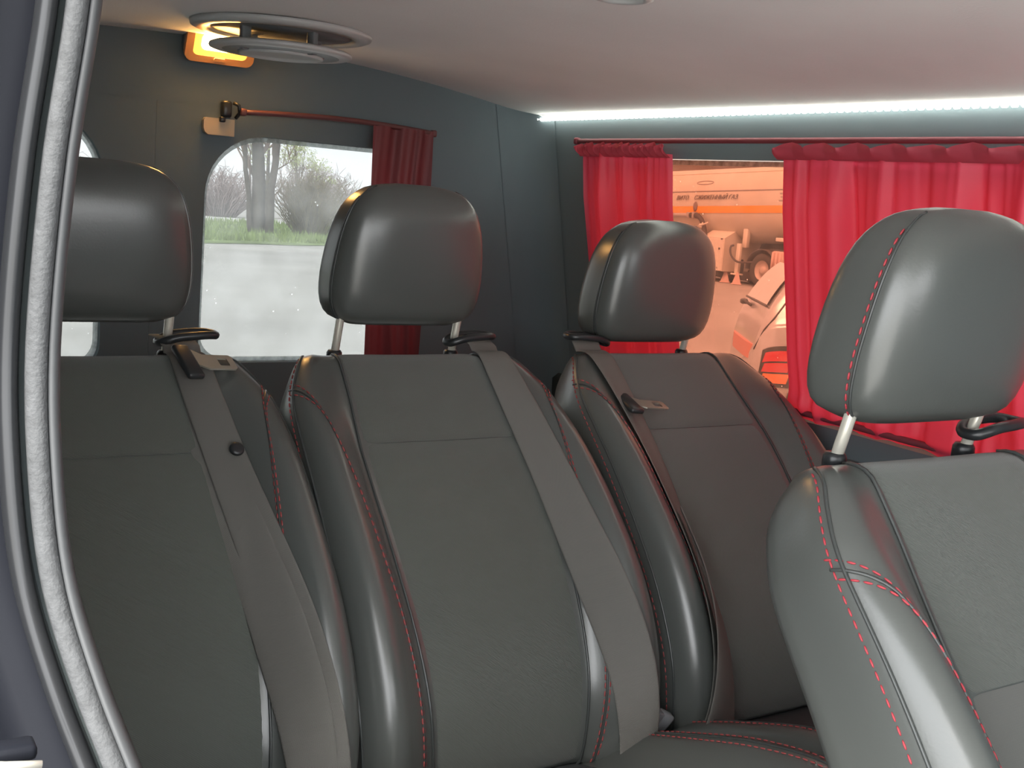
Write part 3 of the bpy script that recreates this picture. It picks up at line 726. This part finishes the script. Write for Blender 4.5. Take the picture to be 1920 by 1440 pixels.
for i, (x, y, h, wd, lb) in enumerate(((16.5, 66, 5.2, 3.2, 'hazy bare thicket at the far left of the large rear window'), (23.5, 74, 4.6, 3.2, 'hazy bare thicket behind the three-trunked tree'), (31, 76, 5.4, 3.4, 'hazy bare thicket behind the brown bush'),
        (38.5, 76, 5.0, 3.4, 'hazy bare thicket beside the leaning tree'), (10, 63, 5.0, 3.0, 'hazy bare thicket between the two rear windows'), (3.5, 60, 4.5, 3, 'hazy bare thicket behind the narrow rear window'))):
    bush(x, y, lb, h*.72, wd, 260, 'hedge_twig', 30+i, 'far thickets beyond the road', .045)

# tanker lorry parked along the far side of the lot (side view plane x = XT, its length along y)
XT = 26.22
tk = empty('tanker_lorry', (XT+1.25, 26.6, gz(XT+1.25, 26.6))); tag(tk, 'cream gas tanker lorry with an orange stripe seen through the side window', 'lorry')
TO = tk.location.copy()
def tw_(name, vf, m, smooth=True, lab=None, par=None):
    o = obj(name, ([Vector(p)-TO for p in vf[0]], vf[1]), m, par or tk, smooth)
    if lab: o['label'] = lab
    return o
TILT = -.052       # the tank slopes down towards its far end
def tz0(y): return 1.66+TILT*(y-28.5)
def tring(y, r, n=48, e=2.3):
    P = []
    for k in range(n):
        a = 2*PI*k/n; c_, s_ = math.cos(a), math.sin(a)
        P.append(Vector((XT+1.28+r*math.copysign(abs(c_)**(2/e), c_), y, tz0(y)+r*1.0*math.copysign(abs(s_)**(2/e), s_))))
    return P
RT = 1.27
tank = tw_('tank', loft([tring(22.2, .4), tring(22.25, .8), tring(22.4, 1.12), tring(22.6, 1.24), tring(22.8, RT)]+[tring(y, RT) for y in (24, 26, 28, 30, 32)]+[tring(33.2, RT), tring(33.45, 1.2), tring(33.6, .9), tring(33.65, .4)]), 'tank_cream')
def tpt(y, dz, off=.012):
    """point on the tank's near flank at height dz from its axis"""
    s_ = max(-1, min(1, dz/(RT))); e = 2.3
    sa = math.copysign(abs(s_)**(e/2), s_); ca = math.sqrt(max(0, 1-sa*sa))
    return Vector((XT+1.28-(RT)*ca**(2/e)-off, y, tz0(y)+dz))
stripe = tw_('stripe', join(grid(lambda u, v: tpt(22.9+10.1*u, -.09-.235*v, .012), 30, 4), grid(lambda u, v: tpt(22.9+10.1*u, -.09-.235*v, .002), 30, 4)), 'tank_orange', par=tank)
tw_('seam', tube([tpt(22.9+10.1*k/20, .42, .008) for k in range(21)], .022, 6), 'pipe_grey', par=tank)
tw_('seam', tube([tpt(22.9+10.1*k/20, 1.05, .008) for k in range(21)], .018, 6), 'tank_cream', par=tank)
def lettering(txt, y_start, dz, size, span, par, name='lettering', m='letter_paint', shear=.28):
    cu = bpy.data.curves.new('text', 'FONT'); cu.body = txt; cu.size = 1; cu.shear = shear; cu.extrude = .02; cu.offset = 0
    t = bpy.data.objects.new('text', cu); C.objects.link(t)
    dg = bpy.context.evaluated_depsgraph_get(); me = bpy.data.meshes.new_from_object(t.evaluated_get(dg))
    bpy.data.objects.remove(t)
    xs = [v.co.x for v in me.vertices]; x0, x1 = min(xs), max(xs); ys = [v.co.y for v in me.vertices]; hh = .70
    for v in me.vertices:
        y = y_start-(v.co.x-x0)/(x1-x0)*span; p = tpt(y, dz+v.co.y/hh*size, .030+v.co.z*.3); v.co = p-TO
    o = link(name, me, m, par, False); o['label'] = 'dark painted words'; return o
lettering('СЖИЖЕННЫЙ ГАЗ.', 30.28, .135, .145, 2.16, tank)
lettering('ВИТО.', 31.22, .135, .145, .66, tank)
for k in range(4): tw_('small_print', rbox(tpt(26.05+.10*(k % 2), .40-.11*k, .012), (.006, .34-.09*(k % 2), .035), 0), 'pipe_grey', False, par=tank)
bv, bf = lathe([(.001, .012), (.09, .012), (.11, .0)], 24); bp_ = tpt(30.2, -.10, .02)
tw_('badge', ([bp_+Vector((-p.z, p.x*1.0, p.y*1.5)) for p in bv], bf), 'badge_paint', par=tank)
tw_('tank_flange', join(*[tube([tpt(31.0-.42*math.cos(2*PI*k/24)*1.0-1.0, .72+.06*math.sin(2*PI*k/24), .01) for k in range(24)], .012, 5, True) for _ in (0,)]), 'pipe_grey', par=tank)
# pipework
tw_('pipe', tube([(XT-.05, 32.0, 1.10), (XT-.05, 30.9, 1.14), (XT-.05, 30.3, 1.16)], .075, 10), 'pipe_grey')
tw_('pipe', tube([Vector(cr([(XT-.06, 30.35, 1.165), (XT-.08, 30.0, 1.17), (XT-.12, 29.7, 1.05), (XT-.12, 29.5, .75), (XT-.1, 29.4, .35)], 4*k/20)) for k in range(21)], .085, 10), 'truck_dark')
tw_('pipe_joint', join(rbox((XT-.06, 30.4, 1.16), (.2, .12, .2), .02), rbox((XT-.06, 30.12, 1.17), (.22, .1, .22), .02)), 'pipe_grey')
tw_('valve', join(rbox((XT-.15, 29.6, .84), (.16, .16, .14), .03), tube([(XT-.2, 29.75, .80), (XT-.25, 29.2, .96)], .03, 6), tube([(XT-.2, 29.8, .62), (XT-.2, 29.5, .95)], .025, 6)), 'box_cream')
tw_('standpipe', tube([(XT, 29.95, .68), (XT, 29.95, -.3)], .16, 12), 'hose_pink')
# equipment box with a sloped roof
by0, by1 = 28.42, 29.50; bz0, bz1, bzt = -.60, .50, .98
def pent(y): return [Vector((XT-.12, y, bz0)), Vector((XT-.12, y, bz1)), Vector((XT+.80, y, bzt+.02)), Vector((XT+1.65, y, bz1+.02)), Vector((XT+1.05, y, bz0))]
boxp = tw_('equipment_box', loft([pent(by0), pent(by1)]), 'box_cream', False)
tw_('box_door', rbox((XT-.128, (by0+by1)/2, (bz0+bz1)/2-.02), (.03, by1-by0-.06, bz1-bz0-.06), .008), 'box_cream', False, par=boxp)
tw_('box_hinge', join(*[rbox((XT-.15, y, bz1-.03), (.02, .08, .035), .004) for y in (by0+.12, by1-.12)]), 'truck_dark', False, par=boxp)
tw_('box_latch', join(rbox((XT-.15, by0+.2, .14), (.02, .07, .07), .01), rbox((XT-.15, by0+.22, bz0+.1), (.02, .04, .04), .01)), 'truck_dark', False, par=boxp)
# landing leg, hose, dark chassis, block for the shade below, wheels, mudguard
tw_('support_leg', join(rbox((XT+.30, 27.85, .55), (.16, .20, .62), .02), rbox((XT+.05, 27.86, -.12), (.12, .17, .98), .02), rbox((XT+.05, 27.86, -.64), (.26, .34, .06), .02)), 'box_cream')
def cone(y, x): return lathe([(.02, .38), (.05, .36), (.20, .02), (.24, .0), (.24, -.02)], 4, (x, y, gz(XT, y)+.03))
tw_('wheel_chock', cone(28.55, XT+.2), 'hose_pink', False); tw_('wheel_chock', cone(27.72, XT-.05), 'hose_pink', False)
tw_('hose', tube([Vector(cr([(XT-.02, 28.05, .30), (XT-.1, 28.12, .24), (XT-.12, 28.05, -.02), (XT-.1, 27.75, -.22), (XT, 27.3, -.20), (XT+.1, 27.05, -.16)], 5*k/24)) for k in range(25)], .035, 7), 'truck_dark')
tw_('chassis_and_shade', join(rbox((XT+1.95, 27.5, .22), (.5, 11.5, .5), .03), rbox((XT+1.5, 29.2, -.72), (1.4, 4.2, .30), .03), rbox((XT+1.25, 26.45, -.02), (1.3, 1.3, .62), .05), tube([(XT+.3, 27.6, -.28), (XT+.3, 27.0, -.26)], .14, 10)), 'truck_dark')  # low long block is added as the dark shade under the equipment box
def wheel(y, x):
    g = gz(x, y); R_ = .55; n = 36
    def rg(r, dx): return [Vector((x+dx, y+r*math.cos(2*PI*k/n), g+R_+r*math.sin(2*PI*k/n))) for k in range(n)]
    t = tw_('tyre', loft([rg(.32, .04), rg(.40, .0), rg(.51, .01), rg(R_, .06), rg(R_, .26), rg(.5, .3), rg(.3, .28)], (False, False)), 'tyre')
    tw_('rim', loft([rg(.33, .045), rg(.31, .06), rg(.27, .12), rg(.15, .15), rg(.13, .06), rg(.06, .04), rg(.01, .04)], (False, True)), 'rim', par=t)
for y in (26.75, 25.35, 24.05): wheel(y, XT+.02); wheel(y, XT+2.2)
for y in (28.9, 31.6): wheel(y, XT+.55); wheel(y, XT+1.7)
tw_('mudguard', join(loft([[Vector((XT+dx, 26.75+(.66+dr)*math.cos(a), gz(XT, 26.75)+.55+(.66+dr)*math.sin(a))) for dx, dr in ((-.02, 0), (.34, 0), (.34, .03), (-.02, .03))] for a in [PI*k/16 for k in range(17)]])), 'truck_dark')
tw_('hose_box', join(rbox((XT-.08, 25.85, -.10), (.3, .52, .72), .06), *[tube([(XT-.24, 25.85+o_, .22), (XT-.25, 25.85+o_, -.4)], .05, 7) for o_ in (-.16, 0, .16)]), 'hose_pink')
tw_('bracket', join(rbox((XT+.05, 25.9, .62), (.2, .55, .12), .02), rbox((XT+.05, 25.75, .42), (.1, .12, .4), .02)), 'box_cream')
tw_('cab', join(rbox((XT+1.25, 20.6, 1.0), (2.45, 1.9, 2.7), .25, 3)), 'tank_cream')
tw_('cab_window', join(rbox((XT+.03, 20.4, 1.6), (.04, .9, .7), .02)), 'car_glass', False)
# low dark building behind the lorry
sh_ = empty('far_building', (44, 46, gz(44, 46))); tag(sh_, 'low dark building whose roof edge shows above the tanker', 'building')
obj('walls', rbox((0, 0, 2.7), (10, 22, 5.6), .02), 'brick_wall', sh_, False); obj('roof', rbox((0, 0, 5.65), (11, 23, .4), .05), 'roof_grey', sh_, False)
for k in range(7):
    obj('window', rbox((-5.0, -9+3*k, 3.6), (.1, 1.4, 1.5), .02), 'shed_window', sh_, False)

# small pale hatchback parked between the van and the lorry: length along its own x (rear at x=0, heading +x)
az = math.radians(125); hd = Vector((math.sin(az), math.cos(az), 0))
CB = Vector((7.65, 7.95, 0)); CB.z = gz(CB.x, CB.y)
car = empty('hatchback_car', CB, math.atan2(hd.y, hd.x)); tag(car, 'pale grey hatchback car with a slatted red tail light', 'car')
HW = .80
# stations along the length: (x, z lower, z belt, z roof, half width at belt, half width at roof)
ST = [(0.00, .42, .62, .66, .60, .58), (.04, .30, .80, .86, .68, .66), (.09, .26, .90, 1.02, .73, .67), (.17, .24, .95, 1.18, .76, .64), (.28, .24, .97, 1.34, .78, .61), (.42, .24, .97, 1.46, .79, .59), (.62, .24, .97, 1.515, .80, .58), (.85, .24, .97, 1.53, .80, .58), (1.5, .24, .96, 1.54, .80, .60), (2.2, .24, .95, 1.49, .80, .59), (2.55, .24, .95, 1.30, .80, .60), (2.85, .24, .95, 1.06, .79, .66), (3.05, .24, .94, .985, .78, .70), (3.5, .26, .86, .90, .75, .70), (3.72, .32, .70, .74, .68, .64), (3.78, .42, .58, .60, .58, .56)]
def cstat(x):
    xs = [s[0] for s in ST]
    return [smooth_tab([(s[0], s[i]) for s in ST], x) for i in range(1, 6)]
def cring(x, off=0):
    zl, zb, zr, wb, wr = cstat(x); P = []
    half = [(0, zl), (wb*.8, zl), (wb*.97, zl+.06), (wb+.02, zl+(zb-zl)*.5), (wb+.005, zb-.04), (wb-.01, zb), (wb+(wr-wb)*.55, zb+(zr-zb)*.55), (wr, zb+(zr-zb)*.90), (wr*.82, zr-.006), (0, zr+.012)]
    for q in range(28): y, z = cr(half, 9*q/27); P.append(Vector((x, -(y+off*(y > .01)), z)))
    for q in range(26, 0, -1): y, z = cr(half, 9*q/27); P.append(Vector((x, (y+off*(y > .01)), z)))
    return P
xs = [0, .02, .05, .08, .12, .18, .25, .35, .45, .53, .62, .73, .85, 1.0, 1.25, 1.5, 1.9, 2.2, 2.4, 2.55, 2.7, 2.85, 3.0, 3.05, 3.3, 3.5, 3.65, 3.72, 3.76, 3.78]
body = obj('body', loft([cring(x) for x in xs]), 'car_paint', car)
def cside(x, f, off=.006, side=-1):
    """point on the car flank: f 0 at sill, 9 at roof centre"""
    zl, zb, zr, wb, wr = cstat(x)
    half = [(0, zl), (wb*.8, zl), (wb*.97, zl+.06), (wb+.02, zl+(zb-zl)*.5), (wb+.005, zb-.04), (wb-.01, zb), (wb+(wr-wb)*.55, zb+(zr-zb)*.55), (wr, zb+(zr-zb)*.90), (wr*.82, zr-.006), (0, zr+.012)]
    y, z = cr(half, f); return Vector((x, side*(y+off), z+off*.3))
for side in (-1, 1):
    s_ = side
    obj('side_window', grid(lambda u, v: cside(.52+.62*u+.18*(1-u)*v, 5.25+1.7*v, .004, s_), 10, 8), 'car_glass', car)
    obj('side_window', grid(lambda u, v: cside(1.22+1.1*u-.08*u*v, 5.25+1.7*v, .004, s_), 10, 8), 'car_glass', car)
    obj('door_seam', tube([cside(1.18, f, .002, s_) for f in (2, 3, 4, 5)], .006, 5), 'car_trim', car)
    tl = obj('tail_light', grid(lambda u, v: cside(.06+.30*u+.02*v, 2.35+1.10*v, .008, s_), 8, 8), 'car_trim', car)
    for k, mm in enumerate(('tail_orange', 'tail_red', 'tail_red')):
        obj('lens', grid(lambda u, v: cside(.085+.225*u+.02*v, 2.46+.305*k+.26*v, .016, s_), 8, 4), mm, tl)
    obj('hatch_seam', tube([cside(x, f, .003, s_) for x, f in ((.02, 4.4), (.08, 5.0), (.16, 5.5), (.26, 6.0), (.38, 6.5), (.52, 6.95), (.64, 7.4))], .008, 6), 'car_trim', car)
def chatch(x, w_):
    zl, zb, zr, wb, wr = cstat(x); return Vector((x-.012, w_*wr, zr+.014))
obj('rear_glass', grid(lambda u, v: chatch(.12+.27*v, (2*u-1)*.86)+Vector((-.004, 0, .004)), 10, 8), 'car_glass', car)
obj('glass_seal', tube([chatch(.115, w_*.9)+Vector((-.004, 0, .002)) for w_ in [-1+.1*k for k in range(21)]], .010, 6), 'car_trim', car)
obj('wiper', join(tube([(.07, .10, 1.04), (.03, .25, 1.07), (.05, .42, 1.07)], .014, 7), rbox((.05, .42, 1.05), (.07, .08, .05), .015)), 'car_trim', car)
obj('bumper', loft([[Vector((.03-.10*math.cos(1.3*w_)*1.0+ .10, .80*w_, z)) for z in (.20, .28, .38, .45)] + [Vector((.16, .76*w_, z)) for z in (.45, .20)] for w_ in [-1+.1*k for k in range(21)]]), 'bumper_pink', car)
obj('rear_reflector', loft([[Vector((-.02+.085*abs(w_)**5, .70*w_, z)) for z in (.60, .74)] + [Vector((.05+.05*abs(w_)**5, .69*w_, z)) for z in (.74, .60)] for w_ in [-1+.1*k for k in range(21)]]), 'bumper_pink', car, False)
obj('waist_trim', tube([cside(.36+.1*k, 3.3, .004) for k in range(28)], .018, 6), 'car_trim', car)
for wx in (.62, 3.05):
    for s_ in (-1, 1):
        n = 28
        rg = lambda r, y: [Vector((wx+r*math.cos(2*PI*k/n), s_*y, .28+r*math.sin(2*PI*k/n))) for k in range(n)]
        t = obj('tyre', loft([rg(.17, .80), rg(.22, .835), rg(.27, .83), rg(.285, .80), rg(.285, .66)], (False, False)), 'tyre', car); obj('wheel_rim', loft([rg(.18, .80), rg(.16, .815), rg(.05, .80), rg(.02, .81)], (False, True)), 'rim', t)
